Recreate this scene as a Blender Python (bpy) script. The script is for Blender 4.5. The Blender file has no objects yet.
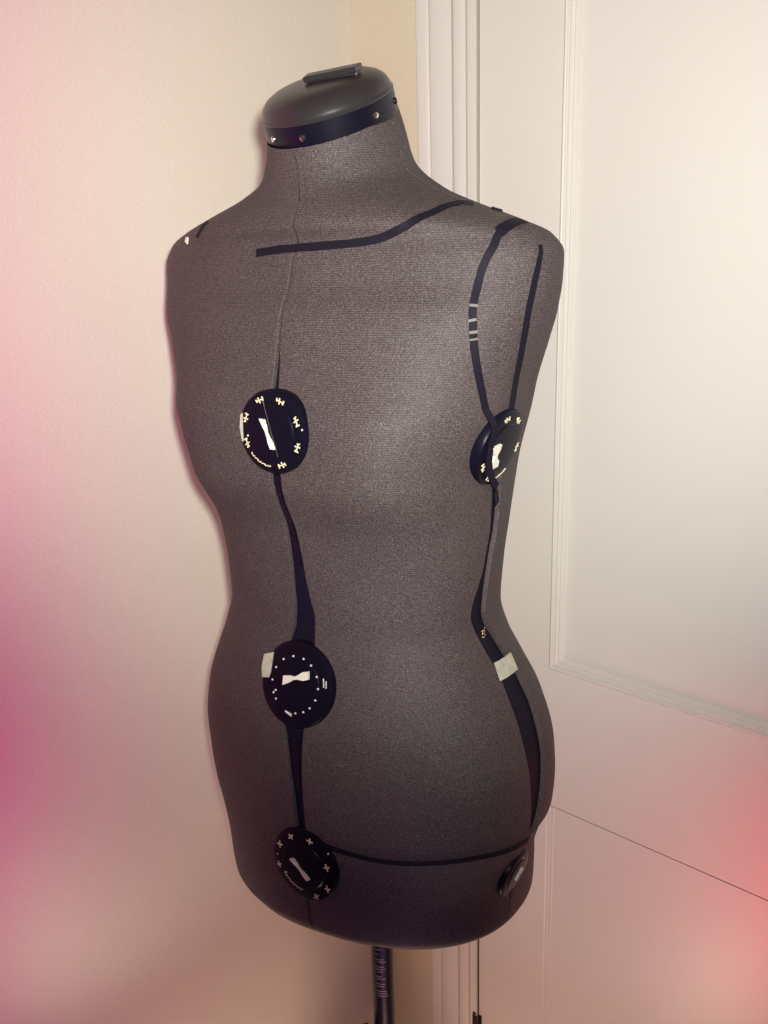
import bpy, bmesh, math, random
import numpy as np
from mathutils import Vector, Matrix

random.seed(4)
SC = bpy.context.scene
COL = SC.collection
ZS = 0.20                       # floor level below the working origin
rad = math.radians

# ------------------------------------------------------------------ materials
def mat(name, color, rough=0.5, metal=0.0, spec=0.5, sheen=0.0, coat=0.0):
    m = bpy.data.materials.new(name)
    m.use_nodes = True
    b = m.node_tree.nodes['Principled BSDF']
    b.inputs['Base Color'].default_value = (*color, 1)
    b.inputs['Roughness'].default_value = rough
    b.inputs['Metallic'].default_value = metal
    b.inputs['Specular IOR Level'].default_value = spec
    b.inputs['Sheen Weight'].default_value = sheen
    b.inputs['Coat Weight'].default_value = coat
    return m, m.node_tree, b

def noise(nt, scale, detail=2.0, rough=0.5):
    tc = nt.nodes.new('ShaderNodeTexCoord')
    n = nt.nodes.new('ShaderNodeTexNoise')
    n.inputs['Scale'].default_value = scale
    n.inputs['Detail'].default_value = detail
    n.inputs['Roughness'].default_value = rough
    nt.links.new(tc.outputs['Object'], n.inputs['Vector'])
    return n

def add_bump(nt, b, sock, strength, dist):
    bp = nt.nodes.new('ShaderNodeBump')
    bp.inputs['Strength'].default_value = strength
    bp.inputs['Distance'].default_value = dist
    nt.links.new(sock, bp.inputs['Height'])
    nt.links.new(bp.outputs['Normal'], b.inputs['Normal'])
    return bp

def ramp(nt, sock, stops):
    r = nt.nodes.new('ShaderNodeValToRGB')
    el = r.color_ramp.elements
    while len(el) < len(stops):
        el.new(0.5)
    for e, (p, c) in zip(el, stops):
        e.position = p
        e.color = (*c, 1)
    nt.links.new(sock, r.inputs['Fac'])
    return r

def plaster(name, c, var=0.03, bump=0.25):
    m, nt, b = mat(name, c, 0.75, spec=0.25)
    n = noise(nt, 260, 3, 0.6)
    add_bump(nt, b, n.outputs['Fac'], bump, 0.0012)
    n2 = noise(nt, 420, 2, 0.7)
    lo = tuple(x * (1 - var) for x in c)
    hi = tuple(min(1, x * (1 + var)) for x in c)
    r = ramp(nt, n2.outputs['Fac'], [(0.3, lo), (0.7, hi)])
    nt.links.new(r.outputs['Color'], b.inputs['Base Color'])
    return m

M = {}
M['wall'] = plaster('cream_plaster', (0.71, 0.665, 0.54), 0.035, 0.35)
M['wall_tan'] = plaster('tan_plaster', (0.70, 0.63, 0.46), 0.035, 0.3)
M['ceiling'] = plaster('ceiling_paint', (0.75, 0.72, 0.66))
m, nt, b = mat('white_gloss_paint', (0.735, 0.69, 0.62), 0.40, spec=0.5)
n = noise(nt, 90, 3, 0.6); add_bump(nt, b, n.outputs['Fac'], 0.12, 0.0008)
M['paint'] = m
m, nt, b = mat('trim_paint', (0.76, 0.72, 0.66), 0.42, spec=0.45)
n = noise(nt, 120, 2); add_bump(nt, b, n.outputs['Fac'], 0.08, 0.0006)
M['trim'] = m
M['groove_shade'] = mat('groove_shade_paint', (0.50, 0.43, 0.37), 0.6)[0]  # darker beige that paints shade into the casing grooves
# floor boards
m, nt, b = mat('floor_boards', (0.25, 0.14, 0.08), 0.45)
n = noise(nt, 6, 5); r = ramp(nt, n.outputs['Fac'], [(0.3, (0.16, 0.085, 0.045)), (0.7, (0.30, 0.18, 0.10))])
nt.links.new(r.outputs['Color'], b.inputs['Base Color'])
M['floor'] = m

# ribbed knit jersey with a faint glitter
m, nt, b = mat('charcoal_knit', (0.1, 0.08, 0.08), 0.64, spec=0.33, sheen=0.0)
b.inputs['Sheen Roughness'].default_value = 0.4
tc = nt.nodes.new('ShaderNodeTexCoord')
wv = nt.nodes.new('ShaderNodeTexWave'); wv.wave_type = 'BANDS'; wv.bands_direction = 'Z'
wv.inputs['Scale'].default_value = 170.0; wv.inputs['Distortion'].default_value = 0.9
wv.inputs['Detail'].default_value = 1.0; wv.inputs['Detail Scale'].default_value = 6.0
nt.links.new(tc.outputs['Object'], wv.inputs['Vector'])
n1 = noise(nt, 900, 3, 0.7)
n2 = noise(nt, 14, 3, 0.5)
mx = nt.nodes.new('ShaderNodeMath'); mx.operation = 'MULTIPLY_ADD'
mx.inputs[1].default_value = 0.10
nt.links.new(wv.outputs['Fac'], mx.inputs[0]); nt.links.new(n1.outputs['Fac'], mx.inputs[2])
r = ramp(nt, mx.outputs[0], [(0.36, (0.027, 0.0185, 0.022)), (0.56, (0.074, 0.055, 0.054)), (0.76, (0.178, 0.145, 0.126))])
mixc = nt.nodes.new('ShaderNodeMix'); mixc.data_type = 'RGBA'; mixc.blend_type = 'MULTIPLY'
mixc.inputs['Factor'].default_value = 0.35
r2 = ramp(nt, n2.outputs['Fac'], [(0.3, (0.75, 0.72, 0.78)), (0.7, (1, 1, 1))])
nt.links.new(r.outputs['Color'], mixc.inputs['A']); nt.links.new(r2.outputs['Color'], mixc.inputs['B'])
vo = nt.nodes.new('ShaderNodeTexVoronoi'); vo.inputs['Scale'].default_value = 170.0
nt.links.new(tc.outputs['Object'], vo.inputs['Vector'])
sp = ramp(nt, vo.outputs['Distance'], [(0.0, (1, 1, 1)), (0.10, (0, 0, 0))])
vc = nt.nodes.new('ShaderNodeSeparateColor'); nt.links.new(vo.outputs['Color'], vc.inputs['Color'])
gt = nt.nodes.new('ShaderNodeMath'); gt.operation = 'GREATER_THAN'; gt.inputs[1].default_value = 0.86
nt.links.new(vc.outputs['Red'], gt.inputs[0])
ml = nt.nodes.new('ShaderNodeMath'); ml.operation = 'MULTIPLY'
nt.links.new(sp.outputs['Color'], ml.inputs[0]); nt.links.new(gt.outputs[0], ml.inputs[1])
mg = nt.nodes.new('ShaderNodeMix'); mg.data_type = 'RGBA'
nt.links.new(ml.outputs[0], mg.inputs['Factor']); nt.links.new(mixc.outputs['Result'], mg.inputs['A'])
mg.inputs['B'].default_value = (0.42, 0.36, 0.33, 1)
nt.links.new(mg.outputs['Result'], b.inputs['Base Color'])
add_bump(nt, b, mx.outputs[0], 0.35, 0.0008)
M['knit'] = m

M['core'] = mat('dark_liner', (0.010, 0.008, 0.018), 0.5, spec=0.08)[0]
m, nt, b = mat('black_plastic', (0.007, 0.006, 0.013), 0.32, spec=0.22)
M['plastic'] = m
m, nt, b = mat('cap_plastic', (0.030, 0.026, 0.027), 0.30, spec=0.5)
n = noise(nt, 30, 2); add_bump(nt, b, n.outputs['Fac'], 0.03, 0.001)
M['cap'] = m
m, nt, b = mat('black_tape', (0.010, 0.008, 0.015), 0.65, spec=0.15)
n = noise(nt, 300, 2); add_bump(nt, b, n.outputs['Fac'], 0.2, 0.0005)
M['tape'] = m
M['dial'] = mat('dial_plastic', (0.006, 0.005, 0.012), 0.34, spec=0.10)[0]
M['print'] = mat('pale_yellow_print', (0.80, 0.74, 0.46), 0.5)[0]
M['worn'] = mat('worn_tape', (0.16, 0.14, 0.12), 0.6)[0]
M['white'] = mat('ivory_glint_and_paper', (0.90, 0.86, 0.72), 0.35)[0]  # painted flash glints on the dials, and the paper scrap
M['dot'] = mat('white_print', (0.85, 0.84, 0.80), 0.5)[0]
m, nt, b = mat('paper_tape', (0.55, 0.52, 0.40), 0.7)
n = noise(nt, 160, 3); r = ramp(nt, n.outputs['Fac'], [(0.3, (0.46, 0.43, 0.33)), (0.7, (0.60, 0.57, 0.46))])
nt.links.new(r.outputs['Color'], b.inputs['Base Color'])
M['paper'] = m
M['steel'] = mat('nickel', (0.75, 0.70, 0.60), 0.25, metal=1.0)[0]
M['brass'] = mat('brass', (0.75, 0.52, 0.28), 0.3, metal=1.0)[0]
m, nt, b = mat('pole_metal', (0.030, 0.024, 0.034), 0.32, metal=0.6, spec=0.5)
M['pole'] = m
M['polepr'] = mat('grey_print', (0.28, 0.25, 0.32), 0.5)[0]
m, nt, b = mat('dark_hinge_metal', (0.06, 0.045, 0.05), 0.4, metal=0.8)
M['hinge'] = m

# ------------------------------------------------------------------ mesh helpers
def obj(name, verts, faces, material, parent=None, smooth=True, fix=True):
    me = bpy.data.meshes.new(name)
    me.from_pydata([tuple(map(float, v)) for v in verts], [], [tuple(int(i) for i in f) for f in faces])
    if fix:
        bm = bmesh.new(); bm.from_mesh(me)
        bmesh.ops.recalc_face_normals(bm, faces=bm.faces)
        bm.to_mesh(me); bm.free()
    me.update()
    for p in me.polygons:
        p.use_smooth = smooth
    o = bpy.data.objects.new(name, me)
    COL.objects.link(o)
    me.materials.append(material)
    if parent is not None:
        o.parent = parent
        o.matrix_parent_inverse = Matrix.Translation(-parent_loc(parent))
    return o

def parent_loc(p):
    l = Vector(p.location)
    return l if p.parent is None else l

class MB:
    def __init__(s): s.v, s.f = [], []
    def add(s, v, f):
        k = len(s.v); s.v += [np.array(x, float) for x in v]; s.f += [tuple(i + k for i in q) for q in f]
    def box(s, o, ax, ay, az, lo, hi):
        o, ax, ay, az = map(np.array, (o, ax, ay, az)); v = []
        for z in (lo[2], hi[2]):
            for x, y in ((lo[0], lo[1]), (hi[0], lo[1]), (hi[0], hi[1]), (lo[0], hi[1])):
                v.append(o + ax * x + ay * y + az * z)
        s.add(v, [(3, 2, 1, 0), (4, 5, 6, 7), (0, 1, 5, 4), (1, 2, 6, 5), (2, 3, 7, 6), (3, 0, 4, 7)])
    def lathe(s, o, ax, ay, az, prof, seg=48):
        o, ax, ay, az = map(np.array, (o, ax, ay, az)); v = []; f = []
        for r, h in prof:
            for k in range(seg):
                a = 2 * math.pi * k / seg
                v.append(o + ax * r * math.cos(a) + ay * r * math.sin(a) + az * h)
        for i in range(len(prof) - 1):
            for k in range(seg):
                k2 = (k + 1) % seg
                f.append((i * seg + k, i * seg + k2, (i + 1) * seg + k2, (i + 1) * seg + k))
        f.append(tuple(range(seg))[::-1]); f.append(tuple((len(prof) - 1) * seg + k for k in range(seg)))
        s.add(v, f)
    def prism(s, o, ax, ay, az, poly, h0, h1):
        o, ax, ay, az = map(np.array, (o, ax, ay, az)); n = len(poly)
        v = [o + ax * x + ay * y + az * h for h in (h0, h1) for x, y in poly]
        f = [tuple(range(n))[::-1], tuple(range(n, 2 * n))] + [(k, (k + 1) % n, n + (k + 1) % n, n + k) for k in range(n)]
        s.add(v, f)
    def tube(s, pts, r, seg=10):
        pts = [np.array(p, float) for p in pts]; v = []; f = []
        ref = np.array([0.13, 0.27, 0.95])
        for i, p in enumerate(pts):
            t = pts[min(i + 1, len(pts) - 1)] - pts[max(i - 1, 0)]; t /= np.linalg.norm(t)
            a = np.cross(t, ref); a /= np.linalg.norm(a); bb = np.cross(t, a)
            rr = r[i] if isinstance(r, (list, tuple)) else r
            for k in range(seg):
                q = 2 * math.pi * k / seg
                v.append(p + a * rr * math.cos(q) + bb * rr * math.sin(q))
        for i in range(len(pts) - 1):
            for k in range(seg):
                k2 = (k + 1) % seg
                f.append((i * seg + k, i * seg + k2, (i + 1) * seg + k2, (i + 1) * seg + k))
        f.append(tuple(range(seg))[::-1]); f.append(tuple((len(pts) - 1) * seg + k for k in range(seg)))
        s.add(v, f)
    def build(s, name, material, parent=None, smooth=False, auto=None):
        o = obj(name, s.v, s.f, material, parent, smooth)
        if auto is not None:
            for p in o.data.polygons: p.use_smooth = True
            bm = bmesh.new(); bm.from_mesh(o.data)
            for e in bm.edges:
                if len(e.link_faces) == 2 and e.calc_face_angle(0) > rad(auto): e.smooth = False
            bm.to_mesh(o.data); bm.free()
        return o

def structure(o):
    o['kind'] = 'structure'
    return o

# ------------------------------------------------------------------ the room
E1 = np.array([0.73727734, -0.67559021, 0.0])       # along the door wall
E2 = np.array([-0.67559021, -0.73727734, 0.0])      # out of the door wall, along the left wall
EZ = np.array([0, 0, 1.0])
X0 = np.array([-0.02478212, 1.27810443, 0.0])       # the corner
def rbox(mb, s, t, z): mb.box(X0, E1, E2, EZ, (s[0], t[0], z[0]), (s[1], t[1], z[1]))
RS, RT, RH = 3.6, 4.4, 2.5
DS0, DS1, DH = 0.2015, 0.975, 2.04                  # door leaf
def wall(name, *boxes, m='wall'):
    mb = MB()
    for bx in boxes: rbox(mb, *bx)
    return structure(mb.build(name, M[m]))
wall('wall_left', ((-0.12, 0), (-0.12, RT + .12), (0, RH)))
wall('wall_back', ((0, 0.192), (-0.12, 0), (0, RH)), ((0.192, 0.985), (-0.12, 0), (DH + .012, RH)), ((0.985, RS), (-0.12, 0), (0, RH)), m='wall_tan')
wall('wall_right', ((RS, RS + .12), (-0.12, RT + .12), (0, RH)))
wall('wall_front', ((0, RS), (RT, RT + .12), (0, RH)))
wall('floor', ((-0.12, RS + .12), (-0.12, RT + .12), (-0.12, 0)), m='floor')
wall('ceiling', ((-0.12, RS + .12), (-0.12, RT + .12), (RH, RH + .1)), m='ceiling')

# moulded architrave round the door
def swept(mb, prof, path):
    """prof: (d, t) with d measured outwards from the opening edge; path: three straight runs with mitred corners"""
    rings = []
    for (s, z), (ds, dz) in path:
        rings.append([X0 + E1 * (s + ds * d) + E2 * t + EZ * (z + dz * d) for d, t in prof])
    n = len(prof); v = [p for r in rings for p in r]; f = []
    for i in range(len(rings) - 1):
        for k in range(n):
            k2 = (k + 1) % n
            f.append((i * n + k, i * n + k2, (i + 1) * n + k2, (i + 1) * n + k))
    f.append(tuple(range(n))[::-1]); f.append(tuple((len(rings) - 1) * n + k for k in range(n)))
    mb.add(v, f)
# distances from the opening edge (s=.1993) outwards to .1095
CASP = [(0, -.0035), (0, .004), (.001, .0055), (.0115, .0055), (.0128, .0050), (.0150, .0045), (.0162, .0058), (.022, .0072), (.0318, .0066), (.0330, .0058), (.0358, .0052),
        (.0370, .0064), (.0500, .0080), (.064, .0078), (.0672, .0068), (.0680, .0060), (.0694, .0056), (.0710, .0072), (.0738, .0095), (.0860, .0108), (.0888, .0100), (.0898, .0002), (.05, .0002), (.008, .0002), (.006, -.0035)]
cas = [(d - .78 * max(t, 0), t) for d, t in CASP]
mb = MB()
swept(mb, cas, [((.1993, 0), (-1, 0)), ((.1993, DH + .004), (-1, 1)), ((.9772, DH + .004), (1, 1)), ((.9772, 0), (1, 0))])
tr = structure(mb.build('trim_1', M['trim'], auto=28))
tr.data.materials.append(M['groove_shade'])
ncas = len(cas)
for pi_, p_ in enumerate(tr.data.polygons):          # shade painted as darker beige in the three quirks of the moulding
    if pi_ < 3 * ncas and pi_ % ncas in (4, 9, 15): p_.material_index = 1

# panelled door
mb = MB()
TF = -0.004                                           # face of the leaf
rbox(mb, (DS0, DS1), (-.046, TF - .02), (0.008, DH))   # core of the leaf
def dv(s, t, z): return X0 + E1 * s + E2 * t + EZ * z
PAN = [((.3150, .8600), (.8310 + ZS, 1.90)), ((.3150, .8600), (.20, .6285 + ZS))]
def quad(a, bq, c, d): mb.add([a, bq, c, d], [(0, 1, 2, 3)])
def fbox(s, z): rbox(mb, s, (TF - .02, TF), z)
fbox((DS0, .3150), (.008, DH)); fbox((.8600, DS1), (.008, DH))
fbox((.3150, .8600), (.008, .20)); fbox((.3150, .8600), (.6285 + ZS, .8310 + ZS)); fbox((.3150, .8600), (1.90, DH))
for pi, ((s0, s1), (z0, z1)) in enumerate(PAN[:1]):
    prof = [(0, 0), (.0006, .0040), (.0030, .0055), (.0052, .0045), (.0062, .0018), (.0075, .0016), (.0092, .0040), (.0110, .0042), (.0126, .0018),
            (.0140, .0004), (.0160, .0014), (.0178, -.0010), (.0192, -.0060), (.0200, -.0080)]
    prof = [(d * .82, t * .8) for d, t in prof]
    loops = []
    for d, t in prof:
        loops.append([dv(s0 + d, TF + t, z0 + d), dv(s1 - d, TF + t, z0 + d), dv(s1 - d, TF + t, z1 - d), dv(s0 + d, TF + t, z1 - d)])
    v = [p for l in loops for p in l]; f = []
    for i in range(len(loops) - 1):
        for k in range(4):
            k2 = (k + 1) % 4
            f.append((i * 4 + k, i * 4 + k2, i * 4 + 4 + k2, i * 4 + 4 + k))
    f.append(tuple((len(loops) - 1) * 4 + k for k in range(4)))
    mb.add(v, f)
(s0, s1), (z0, z1) = PAN[1]
zt = z1 - .0027
prof = [(0, -.0002), (.0012, -.0008), (.0050, -.0004), (.0060, -.0011), (.0105, -.0007), (.0116, -.0014), (.0180, -.0009), (.0205, -.0012)]
for side in (0, 1):
    v = []
    for z in (z0, zt):
        for d, t in prof + [(.0205, -.02), (0, -.02)]:
            v.append(dv(s0 + d if side == 0 else s1 - d, TF + t, z))
    n = len(prof) + 2
    mb.add(v, [(k, (k + 1) % n, n + (k + 1) % n, n + k) for k in range(n)] + [tuple(range(n)), tuple(range(n, 2 * n))])
rbox(mb, (s0 + .0205, s1 - .0205), (TF - .02, TF - .0012), (z0, zt))
door = structure(mb.build('door_1', M['paint'], auto=25))
for hz in (0.355, 1.925):
    hb = MB()
    o = dv(.1990, .004, hz)
    hb.lathe(o, E1, E2, EZ, [(.0018, -.052), (.0046, -.050), (.0052, -.047), (.0040, -.0445), (.0058, -.044), (.0058, -.015), (.0052, -.0146), (.0052, -.0134), (.0058, -.013), (.0058, .013), (.0052, .0134), (.0052, .0146), (.0058, .015), (.0058, .044), (.0040, .0445), (.0052, .047), (.0046, .050), (.0018, .052)], 20)
    hb.v = [o + (p_ - o) * np.array([.7, .7, 1]) for p_ in hb.v]
    hb.box(o, E1, E2, EZ, (.002, -.0085, -.044), (.0075, -.0072, .040))
    hb.build('hinge', M['hinge'], door, auto=30)
# handle side of the door is out of view; a plain round knob with its rose
kb = MB(); kb.lathe(dv(.915, TF, 1.0), E1, EZ, E2, [(.026, 0), (.026, .004), (.012, .007), (.010, .030), (.022, .038), (.027, .050), (.022, .062), (.008, .066)], 32)
kb.build('door_knob', M['brass'], door, auto=40)
def base(name, boxes):
    q = MB()
    for bx in boxes: rbox(q, *bx)
    structure(q.build(name, M['trim']))
base('baseboard_left', [((0.0003, .014), (0.0003, RT), (0, .10)), ((0.0003, .009), (0.0003, RT), (.10, .115))])
base('baseboard_back', [((.0143, .109), (0.0003, .014), (0, .10)), ((.0143, .109), (0.0003, .009), (.10, .115)), ((1.068, RS), (0.0003, .014), (0, .10))])

# ------------------------------------------------------------------ the dress form's surface
ZK = np.array([0.615, 0.655, 0.7, 0.76, 0.79, 0.82, 0.85, 0.88, 0.93, 0.97, 1.0, 1.03, 1.07, 1.12, 1.17, 1.22, 1.25, 1.28, 1.31, 1.335, 1.355, 1.37, 1.382, 1.395, 1.41, 1.43, 1.45, 1.47])
AK = np.array([0.14418, 0.15586, 0.16814, 0.17076, 0.17888, 0.18883, 0.19103, 0.19014, 0.17881, 0.16175, 0.14828, 0.14056, 0.14321, 0.14985, 0.15815, 0.17329, 0.18105, 0.19153, 0.20133, 0.2063, 0.20738, 0.19822, 0.17225, 0.13762, 0.10039, 0.07146, 0.06426, 0.05823])
BK = np.array([0.11405, 0.12353, 0.13373, 0.13567, 0.13626, 0.13747, 0.1393, 0.13935, 0.13395, 0.12116, 0.11089, 0.10542, 0.10646, 0.11082, 0.12275, 0.12199, 0.11344, 0.106, 0.09869, 0.08753, 0.08393, 0.07845, 0.08254, 0.07692, 0.0687, 0.06289, 0.06021, 0.05813])
VK = np.array([-0.00102, -0.00108, -0.00112, -0.00157, -0.00389, -0.00644, -0.00714, -0.00588, -0.00241, 0.00121, 0.00289, 0.00238, -1e-05, -0.00223, 0.0009, 0.00414, 0.00235, 0.00108, 0.00034, -0.00174, -0.00278, -0.00036, 0.00169, 0.00216, 0.00327, 0.00434, 0.00497, 0.00811])
YAW = 0.5575161655; TILT = 0.4431415944; LEAN = -0.0244674870; TB = 0.2927145816; TS = 0.1336974186; ZB = 0.0475853490
ORG = np.array([-0.0176337 - 0.0037774842, 0.8598192, 0.0])
FRONT = np.array([-math.sin(YAW), -math.cos(YAW), 0.0]); SIDE = np.array([math.cos(YAW), -math.sin(YAW), 0.0])

def pchip(yk, x):
    xk = ZK; h = np.diff(xk); d = np.diff(yk) / h; mm = np.zeros_like(yk)
    for i in range(1, len(xk) - 1):
        if d[i - 1] * d[i] > 0:
            w1 = 2 * h[i] + h[i - 1]; w2 = h[i] + 2 * h[i - 1]
            mm[i] = (w1 + w2) / (w1 / d[i - 1] + w2 / d[i])
    mm[0] = d[0]; mm[-1] = d[-1]
    i = np.clip(np.searchsorted(xk, x) - 1, 0, len(xk) - 2); t = (x - xk[i]) / h[i]
    return (2*t**3 - 3*t**2 + 1)*yk[i] + (t**3 - 2*t**2 + t)*h[i]*mm[i] + (-2*t**3 + 3*t**2)*yk[i+1] + (t**3 - t**2)*h[i]*mm[i+1]

def S0(ph, z):
    """point of the padded body; ph in radians from the front centre, z the level (arrays of one shape)"""
    ph, z = np.broadcast_arrays(np.asarray(ph, float), np.asarray(z, float))
    a, bb, v = pchip(AK, z), pchip(BK, z), pchip(VK, z)
    nn = np.interp(z, [.6, 1.3, 1.36, 1.42], [2.25, 2.35, 2.2, 2.0])
    c, s = np.cos(ph), np.sin(ph)
    X = a * np.sign(s) * np.abs(s) ** (2 / nn)
    Y0 = bb * np.sign(c) * np.abs(c) ** (2 / nn)
    for sg in (-1, 1):
        Y0 = Y0 + .0155 * np.exp(-((z - 1.170) / .05) ** 2 / 2 * np.where(z > 1.170, .45, 2.0)) * np.exp(-((ph - sg * rad(36)) / rad(17)) ** 2 / 2)
    sm = np.clip((z - 1.39) / .08, 0, 1); tl = -TILT * sm * sm * (3 - 2 * sm)
    Z = z + tl * Y0
    Y = Y0 + v
    rb = np.clip(1 - (z - ZK[0]) / .14, 0, 1) ** 1.5
    Z = Z + rb * (TB * Y + TS * X + ZB)
    X = X + LEAN * (Z - 1.0)
    return ORG + X[..., None] * SIDE + Y[..., None] * FRONT + (Z + ZS)[..., None] * EZ

def SN(ph, z):
    z = np.asarray(z, float); ph = np.asarray(ph, float)
    e = .003; zl = np.clip(z - e, ZK[0], ZK[-1]); zh = np.clip(z + e, ZK[0], ZK[-1])
    du = S0(ph + e * 6, z) - S0(ph - e * 6, z); dw = S0(ph, zh) - S0(ph, zl)
    nn = np.cross(du, dw)
    return nn / np.maximum(np.linalg.norm(nn, axis=-1, keepdims=True), 1e-12)

def S(ph, z, off=0.0):
    off = np.asarray(off, float)
    return S0(ph, z) + SN(ph, z) * off[..., None]

# gaps between the four panels, degrees by level
def tab(*p):
    q = sorted(p); return np.array([x for x, _ in q]), np.array([y for _, y in q])
FL = tab((1.47, -1), (1.436, 1.3), (1.406, 2.6), (1.371, .6), (1.355, -.1), (1.33, -.4), (1.29, -.5), (1.257, -.6), (1.215, -1), (1.176, -1.2), (1.146, -1.6), (1.1165, -2), (1.09, -2), (1.063, -2), (1.0456, -1.8), (1.028, -2.5), (1.014, -4), (.975, -4), (.944, -3.5), (.9245, -2.5), (.899, -1.8), (.858, -1.5), (.825, -1.5), (.79, -1), (.754, -.3), (.70, .1), (.615, .1))
FR = tab((1.47, -.1), (1.436, 2.2), (1.406, 3.4), (1.371, 1.2), (1.355, .25), (1.33, -.15), (1.29, -.2), (1.257, .2), (1.217, 1), (1.178, 1), (1.141, .6), (1.107, 1), (1.077, 1.8), (1.057, 3), (1.042, 4.4), (1.022, 4), (.98, 4), (.94, 2.2), (.917, 1.5), (.889, 1), (.862, .6), (.83, .5), (.79, .3), (.755, .3), (.70, .7), (.615, .7))
SL = tab((1.47, 93.6), (1.4578, 92.5), (1.442, 90), (1.426, 87), (1.4076, 86.5), (1.392, 85), (1.376, 80), (1.366, 76.6), (1.332, 72.2), (1.307, 73.6), (1.288, 75.9), (1.263, 79), (1.235, 82), (1.195, 81.5), (1.153, 83), (1.114, 84), (1.0786, 82.5), (1.05, 76.5), (1.037, 75.5), (1.015, 79.5), (.989, 83.5), (.972, 84), (.945, 82.8), (.918, 82), (.895, 81.3), (.857, 81), (.818, 81), (.77, 81), (.736, 80.5), (.615, 80))
SR = tab((1.47, 94.3), (1.4578, 93.2), (1.442, 90.7), (1.426, 87.7), (1.4076, 87.1), (1.392, 85.5), (1.376, 80.3), (1.366, 76.9), (1.332, 72.5), (1.307, 73.9), (1.288, 76.2), (1.263, 79.3), (1.235, 82.6), (1.19, 87), (1.148, 89), (1.109, 89.5), (1.054, 87), (1.032, 86.5), (1.003, 91.5), (.982, 94.5), (.966, 95.5), (.94, 95), (.9135, 93.5), (.884, 91.5), (.8535, 89.5), (.83, 87.5), (.813, 85), (.76, 82), (.736, 81), (.615, 80.5))
def g(tb, z): return np.interp(z, *tb)

form = bpy.data.objects.new('dress_form', None); COL.objects.link(form)
form.location = (ORG[0] - .0 + SIDE[0] * .0, ORG[1], 0.0)
form['label'] = 'charcoal knit dressmaker torso on a black pole in the corner by the white door'
form['category'] = 'dress form'

# inner core, seen through the gaps
zz = np.linspace(ZK[0] + .0005, ZK[-1], 150); ph = np.radians(np.arange(0, 360, 3.0))
P = S(ph[None, :], zz[:, None], np.full((len(zz), len(ph)), -.0042))
nz, nphi = P.shape[:2]
v = P.reshape(-1, 3); f = [(i*nphi + k, i*nphi + (k+1) % nphi, (i+1)*nphi + (k+1) % nphi, (i+1)*nphi + k) for i in range(nz - 1) for k in range(nphi)]
f += [tuple(range(nphi))[::-1], tuple((nz-1)*nphi + k for k in range(nphi))]
obj('inner_shell', v, f, M['core'], form)

def panel(name, lo, hi, label, lower_inset=None):
    zz = np.concatenate([[ZK[0]], np.linspace(ZK[0] + .003, .805, 50), np.linspace(.8075, .8195, 7), np.linspace(.823, 1.32, 125), np.linspace(1.3225, ZK[-1], 80)])
    zoff = np.zeros(len(zz)); zoff[0] = -.0045; zoff[1] = -.0008
    l, h = lo(zz), hi(zz)
    ed = [(0, -.0046), (.03, -.0014), (.10, -.0004), (.20, 0), (.26, 0), (.5, 0)]
    rows = []
    core = np.linspace(0, 1, 64)
    for i, z in enumerate(zz):
        inner = l[i] + .5 + (h[i] - l[i] - 1.0) * core
        p = np.concatenate([[l[i] + d for d, _ in ed[:-1]], inner, [h[i] - d for d, _ in ed[:-1]][::-1]])
        o = np.concatenate([[q for _, q in ed[:-1]], np.zeros(64), [q for _, q in ed[:-1]][::-1]])
        o = o + zoff[i]
        if lower_inset: o = o - lower_inset * np.clip((.8155 - z) / .004, 0, 1) * np.clip((z - .745) / .04, 0, 1)
        rows.append((p, np.maximum(o, -.0055)))
    PH = np.radians(np.array([r[0] for r in rows])); OF = np.array([r[1] for r in rows])
    P = S(PH, np.repeat(zz[:, None], PH.shape[1], 1), OF)
    nz, nn = PH.shape
    f = [(i*nn + k, i*nn + k + 1, (i+1)*nn + k + 1, (i+1)*nn + k) for i in range(nz - 1) for k in range(nn - 1)]
    o = obj(name, P.reshape(-1, 3), f, M['knit'], form, fix=False)
    bm = bmesh.new(); bm.from_mesh(o.data)
    for e in bm.edges:
        if len(e.link_faces) == 2 and e.calc_face_angle(0) > rad(28): e.smooth = False
    bm.to_mesh(o.data); bm.free()
    return o
panel('front_panel', lambda z: g(FR, z), lambda z: g(SL, z), '')
panel('front_panel', lambda z: -g(SL, z), lambda z: g(FL, z), '')
panel('back_panel', lambda z: g(SR, z), lambda z: 180 - .5 + 0 * z, '', .0022)
panel('back_panel', lambda z: 180 + .5 + 0 * z, lambda z: 360 - g(SR, z), '', .0022)

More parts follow.
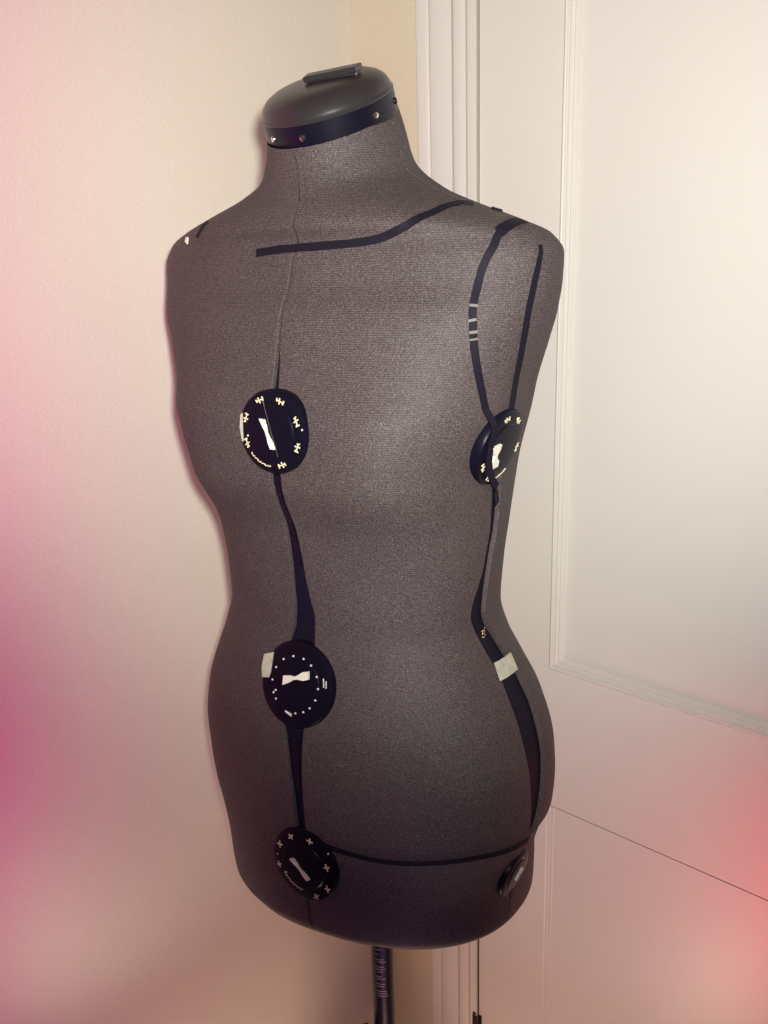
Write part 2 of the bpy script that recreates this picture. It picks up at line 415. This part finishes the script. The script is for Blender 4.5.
# ------------------------------------------------------------------ tapes
def smooth_path(pts, n):
    p = np.array(pts, float); d = np.concatenate([[0], np.cumsum(np.hypot(np.diff(p[:, 0]) * .0025, np.diff(p[:, 1])))])
    t = np.linspace(0, d[-1], n)
    q = np.stack([np.interp(t, d, p[:, i]) for i in range(p.shape[1])], 1)
    for _ in range(max(1, n // 14)):
        q[1:-1] = .25 * q[:-2] + .5 * q[1:-1] + .25 * q[2:]
    return q
def ribbon(name, pts, width, n=60, off=.0006, thick=.0009, material='tape', lift=None, label=None, smooth=True):
    q = smooth_path(pts, n) if smooth else np.array(pts, float)
    phr = np.radians(q[:, 0]); z = q[:, 1]
    lf = np.zeros(len(q)) if lift is None else lift(q)
    c = S(phr, z, np.full(len(q), off) + lf); nn = SN(phr, z)
    t = np.gradient(c, axis=0); t /= np.linalg.norm(t, axis=1, keepdims=True)
    w = np.cross(nn, t); w /= np.linalg.norm(w, axis=1, keepdims=True)
    wd = np.interp(np.linspace(0, 1, len(q)), np.linspace(0, 1, len(width)), width) if isinstance(width, (list, tuple)) else np.full(len(q), width)
    v = []
    for i in range(len(q)):
        for sx in (-.5, .5):
            for k in (0, 1):
                v.append(c[i] + w[i] * sx * wd[i] + nn[i] * thick * (k - .6))
    f = []
    for i in range(len(q) - 1):
        a = i * 4; bq = a + 4
        f += [(a + 1, a + 3, bq + 3, bq + 1), (a, bq, bq + 2, a + 2), (a, a + 1, bq + 1, bq), (a + 2, bq + 2, bq + 3, a + 3)]
    f += [(0, 2, 3, 1), (len(v) - 4, len(v) - 3, len(v) - 1, len(v) - 2)]
    o = obj(name, v, f, M[material], form, smooth=False)
    if label: o['label'] = label
    return o
ribbon('neckline_tape', [(-9.5, 1.3611), (-3, 1.3636), (4, 1.3648), (13.5, 1.366), (22, 1.3685), (29, 1.3746), (43, 1.3844), (61.5, 1.3929), (78.5, 1.3966), (84, 1.3954)], .0068, 80, label='black tape marking the neckline')
ARM = [(61.5, 1.3712), (59, 1.3697), (53, 1.3562), (50.5, 1.3416), (50, 1.3244), (51, 1.311), (53.5, 1.2939), (55.5, 1.2829), (59, 1.2682), (64, 1.2498), (69, 1.2315), (72, 1.218), (71.6, 1.2035), (73.2, 1.1862), (77.2, 1.1691), (85, 1.1544), (87, 1.140)]
ribbon('armhole_tape', ARM, .0066, 90, label='black tape marking the armhole',
       lift=lambda q: .0085 * np.clip((1.233 - q[:, 1]) / .010, 0, 1) * np.clip((q[:, 1] - 1.154) / .010, 0, 1))
ribbon('side_strip', [(75.3, 1.3605), (74.9, 1.3560), (73.9, 1.346), (72.6, 1.332), (73.9, 1.307), (76.3, 1.2875), (79.2, 1.2640), (82.4, 1.236), (82.9, 1.226)], [.0036, .0052, .0060, .0064, .0068, .0072, .0080], 50, off=.0009, label='black strip down the arm plate')
ribbon('shoulder_tape', [(88, 1.3797), (80, 1.3787), (73, 1.377), (64, 1.3734), (60.5, 1.3706)], .0098, 24, off=.0012, label='wider black tape over the shoulder tip')
ribbon('shoulder_tape', [(-48, 1.3905), (-46.5, 1.3885), (-40.5, 1.3832), (-38, 1.3765)], [.007, .006, .0045, .002], 20)
for a, bq in (((50.6, 1.3175), (50.8, 1.3155)), ((51.4, 1.3065), (51.8, 1.3045)), ((53.0, 1.2975), (53.4, 1.2953)), ((53.9, 1.2915), (54.2, 1.290))):
    ribbon('worn_patch', [a, bq], .0066, 4, off=.0007, material='worn', smooth=False)
ribbon('hip_band', [(0.5, .8222), (3.5, .8197), (8, .8182), (16.5, .8170), (24.5, .8168), (36, .8188), (47.5, .8204), (57, .8203), (69.5, .8165), (81, .8135)], [.0050, .0046, .0046, .0046, .0050, .006], 70, label='thin black tape round the hips')
ribbon('tape_scrap', [(76.5, 1.3952), (80.5, 1.3938)], [.002, .005], 5, off=.001, smooth=False)
ribbon('tape_scrap', [(91, 1.3905), (95, 1.3885)], .0045, 5, off=.0010, thick=.0018, smooth=False)
ribbon('paper_scrap', [(-46.6, 1.3752), (-43.6, 1.3742)], [.0045, .0065], 5, off=.0010, material='white', smooth=False, label='torn white paper scrap on the shoulder')
ribbon('paper_tag', [(83.2, .9815), (87, .9805), (91, .9795), (95.6, .9785)], .0175, 8, off=.0009, material='paper', smooth=False, label='square white tag on the side gap')
# plastic slides bridging the gaps
ribbon('gap_slide', [(-.1, 1.1765), (-.6, 1.142), (-.4, 1.1115), (-.1, 1.0885)], [.0045, .0048, .0062, .0074], 24, off=-.0026, thick=.0008, material='plastic')
ribbon('gap_slide', [(-.2, .925), (-.2, .90), (-.2, .872)], [.0088, .0064, .0036], 18, off=-.0022, thick=.0008, material='plastic')
# brass spring in the side gap
for k in range(3):
    tb = MB(); z0 = 1.0150 + .0027 * k
    c = [S(np.radians(83.3 + 1.1 * math.cos(a) + .3 * k), z0 + .0040 * math.cos(a) * .35, np.array(-.001 + .0022 * math.sin(a))) for a in np.linspace(0, math.pi, 9)]
    tb.tube([np.array(x).reshape(3) for x in c], .0006, 6); tb.build('spring_coil', M['brass'], form, smooth=True)

# ------------------------------------------------------------------ dials
def frame_at(phd, z):
    p = S(np.array(rad(phd)), np.array(z)).reshape(3); n = SN(np.array(rad(phd)), np.array(z)).reshape(3)
    r = np.cross(EZ, n); r /= np.linalg.norm(r); u = np.cross(n, r)
    return p, r, u, n
def prof_h(R, r):          # height of the dial's face at radius r
    q = r / R
    return float(np.interp(q, [0, .60, .64, .66, .90, .97, 1.0], [.0058, .0057, .0055, .0047, .0042, .0032, .0012]))
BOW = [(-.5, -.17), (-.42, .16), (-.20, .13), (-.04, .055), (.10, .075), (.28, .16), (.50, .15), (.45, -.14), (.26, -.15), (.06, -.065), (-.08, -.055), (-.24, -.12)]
def size_dial(phd, z, R, key, marks, label=None, turn=0.0, lift=0.0, push=0.0):
    p, r, u, n = frame_at(phd, z)
    ct, st_ = math.cos(rad(turn)), math.sin(rad(turn))
    n, r = n * ct + r * st_, r * ct - n * st_
    p = p + n * lift + r * push
    d = MB()
    d.lathe(p, r, u, n, [(R * .97, -.014), (R, -.006), (R, .0012), (R * .97, .0032), (R * .90, .0042), (R * .66, .0047), (R * .64, .0055), (R * .60, .0057), (R * .12, .0058), (R * .02, .0058)], 72)
    root = d.build('size_dial', M['dial'], form, auto=35)
    if label: root['label'] = label
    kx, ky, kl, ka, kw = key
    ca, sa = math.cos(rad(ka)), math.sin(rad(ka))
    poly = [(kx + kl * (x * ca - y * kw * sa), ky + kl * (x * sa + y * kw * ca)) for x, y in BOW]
    kb = MB(); kb.prism(p, r, u, n, poly, .0052, .0082); kb.build('key_glint', M['white'], root)['label'] = 'white bow-tie shaped glint on the key'  # flash reflection on the key, painted in as a raised white shape
    m1 = MB(); m2 = m1; all_dots = True
    def bar(mb, cx, cy, ang, l, w):
        h = prof_h(R, math.hypot(cx, cy))
        a, bq = math.cos(ang), math.sin(ang)
        mb.box(p + r * cx + u * cy + n * (h - .0004), r * a + u * bq, u * a - r * bq, n, (-l / 2, -w / 2, 0), (l / 2, w / 2, .0009))
    for mk in marks:
        kind, ang, rr = mk[:3]
        a = rad(ang); cx, cy = R * rr * math.cos(a), R * rr * math.sin(a)
        if kind == 'plus':
            s = R * mk[3] if len(mk) > 3 else R * .17
            rot = mk[4] if len(mk) > 4 else 0
            bar(m1, cx, cy, a + math.pi / 2 + rad(rot), s, R * .034); bar(m1, cx, cy, a + rad(rot), s * .85, R * .034)
        elif kind == 'digits':           # tick, stroke and cross lettered round the rim
            for da, dr, l, w, ro in ((0, 0, .22, .030, 1.57), (1.5, 0, .15, .030, .15), (7, .01, .08, .030, .2), (-6.5, -.02, .05, .034, .8), (-6.5, .04, .05, .03, .4)):
                aa = a + rad(da); bar(m1, R * (rr + dr) * math.cos(aa), R * (rr + dr) * math.sin(aa), aa + ro, R * l, R * w)
        elif kind == 'text':             # a short line of tiny lettering following the rim
            for k in range(9):
                aa = a + rad((k - 4) * mk[3]); bar(m1, R * rr * math.cos(aa), R * rr * math.sin(aa), aa + math.pi / 2 + (.5 if k % 3 else -.4), R * .065, R * .026)
        elif kind == 'dot':
            h = prof_h(R, R * rr); (m2 if all_dots else m1).lathe(p + r * cx + u * cy + n * (h - .0004), r, u, n, [(R * .024, 0), (R * .024, .0008), (R * .017, .0011)], 10)
        elif kind == 'line':
            bar(m1, cx, cy, a + rad(mk[4]), R * mk[3], R * .02)
    if m1.v: m1.build('dial_print', M['dot' if marks[0][0] == 'dot' else 'print'], root)
    return root, (p, r, u, n)
def patch(root, fr, name, poly, h0, h1, material, label=None):
    q = MB(); q.prism(*fr, poly, h0, h1); o = q.build(name, M[material], root)
    if label: o['label'] = label

ch = [('digits', 68, .80), ('digits', 112, .80), ('digits', 22, .80), ('digits', -22, .80), ('digits', -70, .80), ('digits', 158, .80), ('digits', 202, .80), ('text', 243, .82, 5.2), ('dot', 8, .90), ('dot', 190, .72)]
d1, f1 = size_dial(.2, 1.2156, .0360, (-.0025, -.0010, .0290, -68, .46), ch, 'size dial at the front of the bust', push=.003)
q = MB(); q.box(f1[0] + f1[1] * .001, f1[1] * .28 - f1[2] * .96, f1[1] * .96 + f1[2] * .28, f1[3], (-.027, -.00012, .0050), (.021, .00012, .0060)); q.build('split_line', M['worn'], d1)
patch(d1, f1, 'paper_strip', [(-.0332, .013), (-.0306, .0145), (-.0310, -.010), (-.0328, -.010), (-.0346, .002)], .0022, .0044, 'paper', 'pale strip on the dial rim')
wd = [('dot', a, .64) for a in (76, 54, 28, 4, -20, -42, -60, -80, 102, 128, 154, 182, 208, 222)] + [('dot', 205, .56), ('line', 262, .70, .2, 80), ('line', 262, .67, .2, 84), ('line', 15, .78, .2, 85), ('line', 12, .84, .16, 85)]
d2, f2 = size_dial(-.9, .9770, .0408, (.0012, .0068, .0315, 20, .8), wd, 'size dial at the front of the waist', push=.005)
patch(d2, f2, 'paper_tag', [(-.0395, .0205), (-.0290, .0245), (-.0295, .0045), (-.0310, .0), (-.0390, -.0015), (-.0408, .008)], .0040, .0052, 'paper', 'pale paper tag stuck to the dial')
hp = [('plus', 118, .80, .19, 20), ('plus', 74, .80, .20, 10), ('plus', 16, .76, .20, 5), ('plus', -28, .84, .20, 40), ('plus', -62, .84, .20, 15), ('plus', 153, .82, .20, 30), ('plus', 196, .80, .18, 5), ('dot', 176, .82), ('text', 240, .70, 6.5), ('dot', 38, .96), ('dot', 214, .62)]
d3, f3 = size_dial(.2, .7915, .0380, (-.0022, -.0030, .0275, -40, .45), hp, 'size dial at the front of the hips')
sd = [('digits', 100, .80), ('digits', 145, .80), ('digits', 55, .80), ('digits', -10, .80), ('digits', -110, .80), ('text', -75, .84, 5), ('digits', 205, .80)]
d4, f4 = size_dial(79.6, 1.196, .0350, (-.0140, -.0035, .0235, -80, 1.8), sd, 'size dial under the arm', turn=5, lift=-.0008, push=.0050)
s2 = [('dot', 72, .74)]
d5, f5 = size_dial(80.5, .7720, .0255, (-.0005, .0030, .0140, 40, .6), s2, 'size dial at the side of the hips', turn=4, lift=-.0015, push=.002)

# ------------------------------------------------------------------ neck cap
nt_ = FRONT * TILT + EZ; nt_ /= np.linalg.norm(nt_)
ring = S0(np.radians(np.arange(0, 360, 5.0)), np.full(72, 1.47)); CC = ring.mean(0)
cf = FRONT - nt_ * (FRONT @ nt_); cf /= np.linalg.norm(cf)
cs = SIDE
def cap_pt(phd, r, h): a = rad(phd); return CC + cf * r * math.cos(a) + cs * r * math.sin(a) + nt_ * h
R0 = .0592
mb = MB(); mb.lathe(CC, cf, cs, nt_, [(R0 - .004, -.010), (R0, -.0095), (R0 + .0002, .0158), (R0 - .001, .0168), (R0 - .004, .0168)], 96)
band = mb.build('collar_band', M['plastic'], form, auto=35)
mb = MB(); mb.lathe(CC, cf, cs, nt_, [(R0 - .003, .0150), (R0 + .0002, .0160), (R0 + .0004, .0172), (R0 - .0008, .0185), (R0 - .0014, .0205), (R0 - .0036, .0255), (R0 - .0085, .0300), (R0 - .0160, .0333), (R0 - .0260, .0352), (R0 - .040, .0360), (.004, .0362)], 96)
cap = mb.build('neck_cap', M['cap'], form, auto=50)
mb = MB()
ha = rad(102); hx = cf * math.cos(ha) + cs * math.sin(ha); hy = np.cross(nt_, hx)
hc = CC + hx * .012
mb.box(hc, hx, hy, nt_, (-.0255, -.0070, .0368), (.0255, .0070, .0415))
mb.box(hc, hx, hy, nt_, (-.0235, -.0055, .0325), (.0235, .0055, .0370))
hd = mb.build('cap_handle', M['cap'], form)
bv = hd.modifiers.new('bevel', 'BEVEL'); bv.width = .0012; bv.segments = 2
for k, phd in enumerate((-26, 8, 73, 109)):
    mb = MB(); c = cap_pt(phd, R0 - .0012, .0062); nn = cf * math.cos(rad(phd)) + cs * math.sin(rad(phd)); t1 = np.cross(nt_, nn)
    mb.lathe(c, t1, nt_, nn, [(.0030, 0), (.0030, .0016), (.0022, .0028), (.0008, .0032)], 20)
    if k < 3: mb.build('rivet', M['steel'], band, auto=40)['label'] = 'shiny metal rivet'
    else: mb.build('rivet', M['plastic'], band, auto=40)

# ------------------------------------------------------------------ pole and stand
PB = np.array([-0.0176, 0.8598, 0.0])
EX = np.array([1.0, 0, 0]); EY = np.array([0, 1.0, 0])
mb = MB(); mb.lathe(PB, EX, EY, EZ, [(.0132, .34), (.0132, .905)], 32); mb.build('pole', M['pole'], form, auto=40)
mb = MB(); mb.lathe(PB, EX, EY, EZ, [(.0165, .10), (.0165, .600), (.0175, .605), (.0175, .645), (.0150, .649)], 32)
col = mb.build('lower_tube', M['plastic'], form, auto=40)
kn = MB()
kdir = np.array([-.94, -.34, 0.0]); kdir /= np.linalg.norm(kdir); kt = np.cross(EZ, kdir)
kn.lathe(PB + EZ * .673 + kdir * .009, kt, EZ, kdir, [(.004, 0), (.004, .010), (.0085, .0105), (.0095, .013), (.0095, .021), (.0075, .0245), (.002, .0255)], 24)
kn.build('clamp_knob', M['plastic'], form, auto=40)
# printed height scale on the pole: a strip with rows of tiny marks turned sideways
vd = np.array([.02, -1.0, 0]); vd /= np.linalg.norm(vd)
st = MB(); pr = MB()
def pole_patch(mb, a0, a1, z0, z1, r):
    n = 6; v = []; f = []
    for k in range(n + 1):
        a = rad(-90 + a0 + (a1 - a0) * k / n)
        for z in (z0, z1): v.append(PB + EX * r * math.cos(a) + EY * r * math.sin(a) + EZ * z)
    f = [(2*k, 2*k + 2, 2*k + 3, 2*k + 1) for k in range(n)]
    mb.add(v, f)
rr = random.Random(3)
z = .835
while z > .735:
    for k in range(rr.choice((1, 2, 2, 3))):
        a = rr.uniform(-48, -24); w = rr.uniform(26, 52); pole_patch(pr, a, min(a + w, 24), z, z + .0013, .0134); z -= .0034
    z -= .0035
pr.build('scale_print', M['polepr'], form)
# tripod
for k in range(3):
    a = rad(30 + 120 * k); d = np.array([math.cos(a), math.sin(a), 0])
    lg = MB(); lg.tube([PB + d * .012 + EZ * .33, PB + d * .06 + EZ * .30, PB + d * .15 + EZ * .18, PB + d * .255 + EZ * .018], [.009, .009, .008, .008], 12)
    lo = lg.build('leg', M['plastic'], form, smooth=True)
    ft = MB(); ft.lathe(PB + d * .258, EX, EY, EZ, [(.014, 0.0), (.014, .008), (.010, .018), (.006, .020)], 20); ft.build('rubber_foot', M['tape'], lo, auto=40)
hb = MB(); hb.lathe(PB, EX, EY, EZ, [(.018, .30), (.026, .305), (.026, .345), (.018, .35)], 32); hb.build('leg_hub', M['plastic'], form, auto=40)

# ------------------------------------------------------------------ camera
cam = bpy.data.cameras.new('camera'); co = bpy.data.objects.new('camera', cam); COL.objects.link(co)
pt = math.atan(900 / 3100.); rho = math.asin(-94 * math.tan(pt) / 900)
Rv = Vector((1, 0, 0)); Uv = Vector((0, math.sin(pt), math.cos(pt))); Fv = Vector((0, math.cos(pt), -math.sin(pt)))
Rr = Rv * math.cos(rho) + Uv * math.sin(rho); Ur = -Rv * math.sin(rho) + Uv * math.cos(rho)
mw = Matrix((Rr, Ur, -Fv)).transposed().to_4x4(); mw.translation = Vector((0, 0, 1.36 + ZS))
co.matrix_world = mw
cam.sensor_fit = 'VERTICAL'; cam.sensor_height = 24.0; cam.lens = 900 / 1024 * 24.0
cam.clip_start = .02
SC.camera = co

# ------------------------------------------------------------------ light
def lamp(name, kind, loc, power, color, radius=.05, target=None, size=None, blend=None):
    l = bpy.data.lights.new(name, kind); l.energy = power; l.color = color
    o = bpy.data.objects.new(name, l); COL.objects.link(o); o.location = loc
    if kind in ('POINT', 'SPOT'): l.shadow_soft_size = radius
    if kind == 'SPOT': l.spot_size = rad(size); l.spot_blend = blend
    if target is not None:
        o.rotation_euler = (Vector(target) - Vector(loc)).to_track_quat('-Z', 'Y').to_euler()
    return o
# the phone's own light beside its lens
lamp('flash', 'SPOT', (.03, -.01, 1.60), 54, (.985, .99, .955), .02, (.105, .9, 1.575), 87, 1.0)
# added unseen lights, not lamps of the room, imitating light leaks and filling
for z, zt_, e in ((2.04, 1.92, 9.5), (1.66, 1.60, 3.6), (1.36, 1.30, 6.2), (1.00, .92, 4.2)):
    lamp('pink_leak_fill', 'SPOT', tuple(dv(.26, .93, z)), e, (1.0, .04, .46), .04, tuple(dv(0, .72, zt_)), 92, 1.0)  # added pink tint along the left wall, no lamp there
lamp('red_leak_fill', 'SPOT', tuple(dv(.88, .24, .88)), 4.8, (1.0, .09, .12), .04, tuple(dv(.72, 0, .85)), 92, 1.0)  # added red tint on the door, without a real source
lamp('yellow_leak_fill', 'SPOT', tuple(dv(.80, .20, .54)), .55, (1.0, .75, .0), .04, tuple(dv(.70, 0, .54)), 70, 1.0)  # added yellow tint low on the door, without a real source
lamp('amber_fill', 'POINT', tuple(dv(.44, .44, .30)), 4.4, (1.0, .68, .44), .06)  # added warm fill for the low walls
lamp('wall_fill', 'SPOT', tuple(dv(.30, .74, .66)), 2.6, (1.0, 1.0, .84), .04, tuple(dv(0, .38, .92)), 70, 1.0)  # added fill brightening the lower left wall
lamp('wall_fill', 'SPOT', tuple(dv(.72, .46, .60)), 2.6, (1.0, .98, .95), .04, tuple(dv(.34, 0, .82)), 70, 1.0)  # added fill brightening the lower door
lamp('violet_fill', 'POINT', (-.05, .25, .45), 1.9, (.22, .03, 1.0), .06)  # added fill that turns the lower form purple

w = bpy.data.worlds.new('world'); SC.world = w; w.use_nodes = True
w.node_tree.nodes['Background'].inputs['Color'].default_value = (.5, .42, .55, 1)
w.node_tree.nodes['Background'].inputs['Strength'].default_value = .05

vs = SC.view_settings
vs.view_transform = 'Standard'; vs.look = 'None'; vs.gamma = 1.0; vs.use_curve_mapping = False
vs.exposure = 0.0
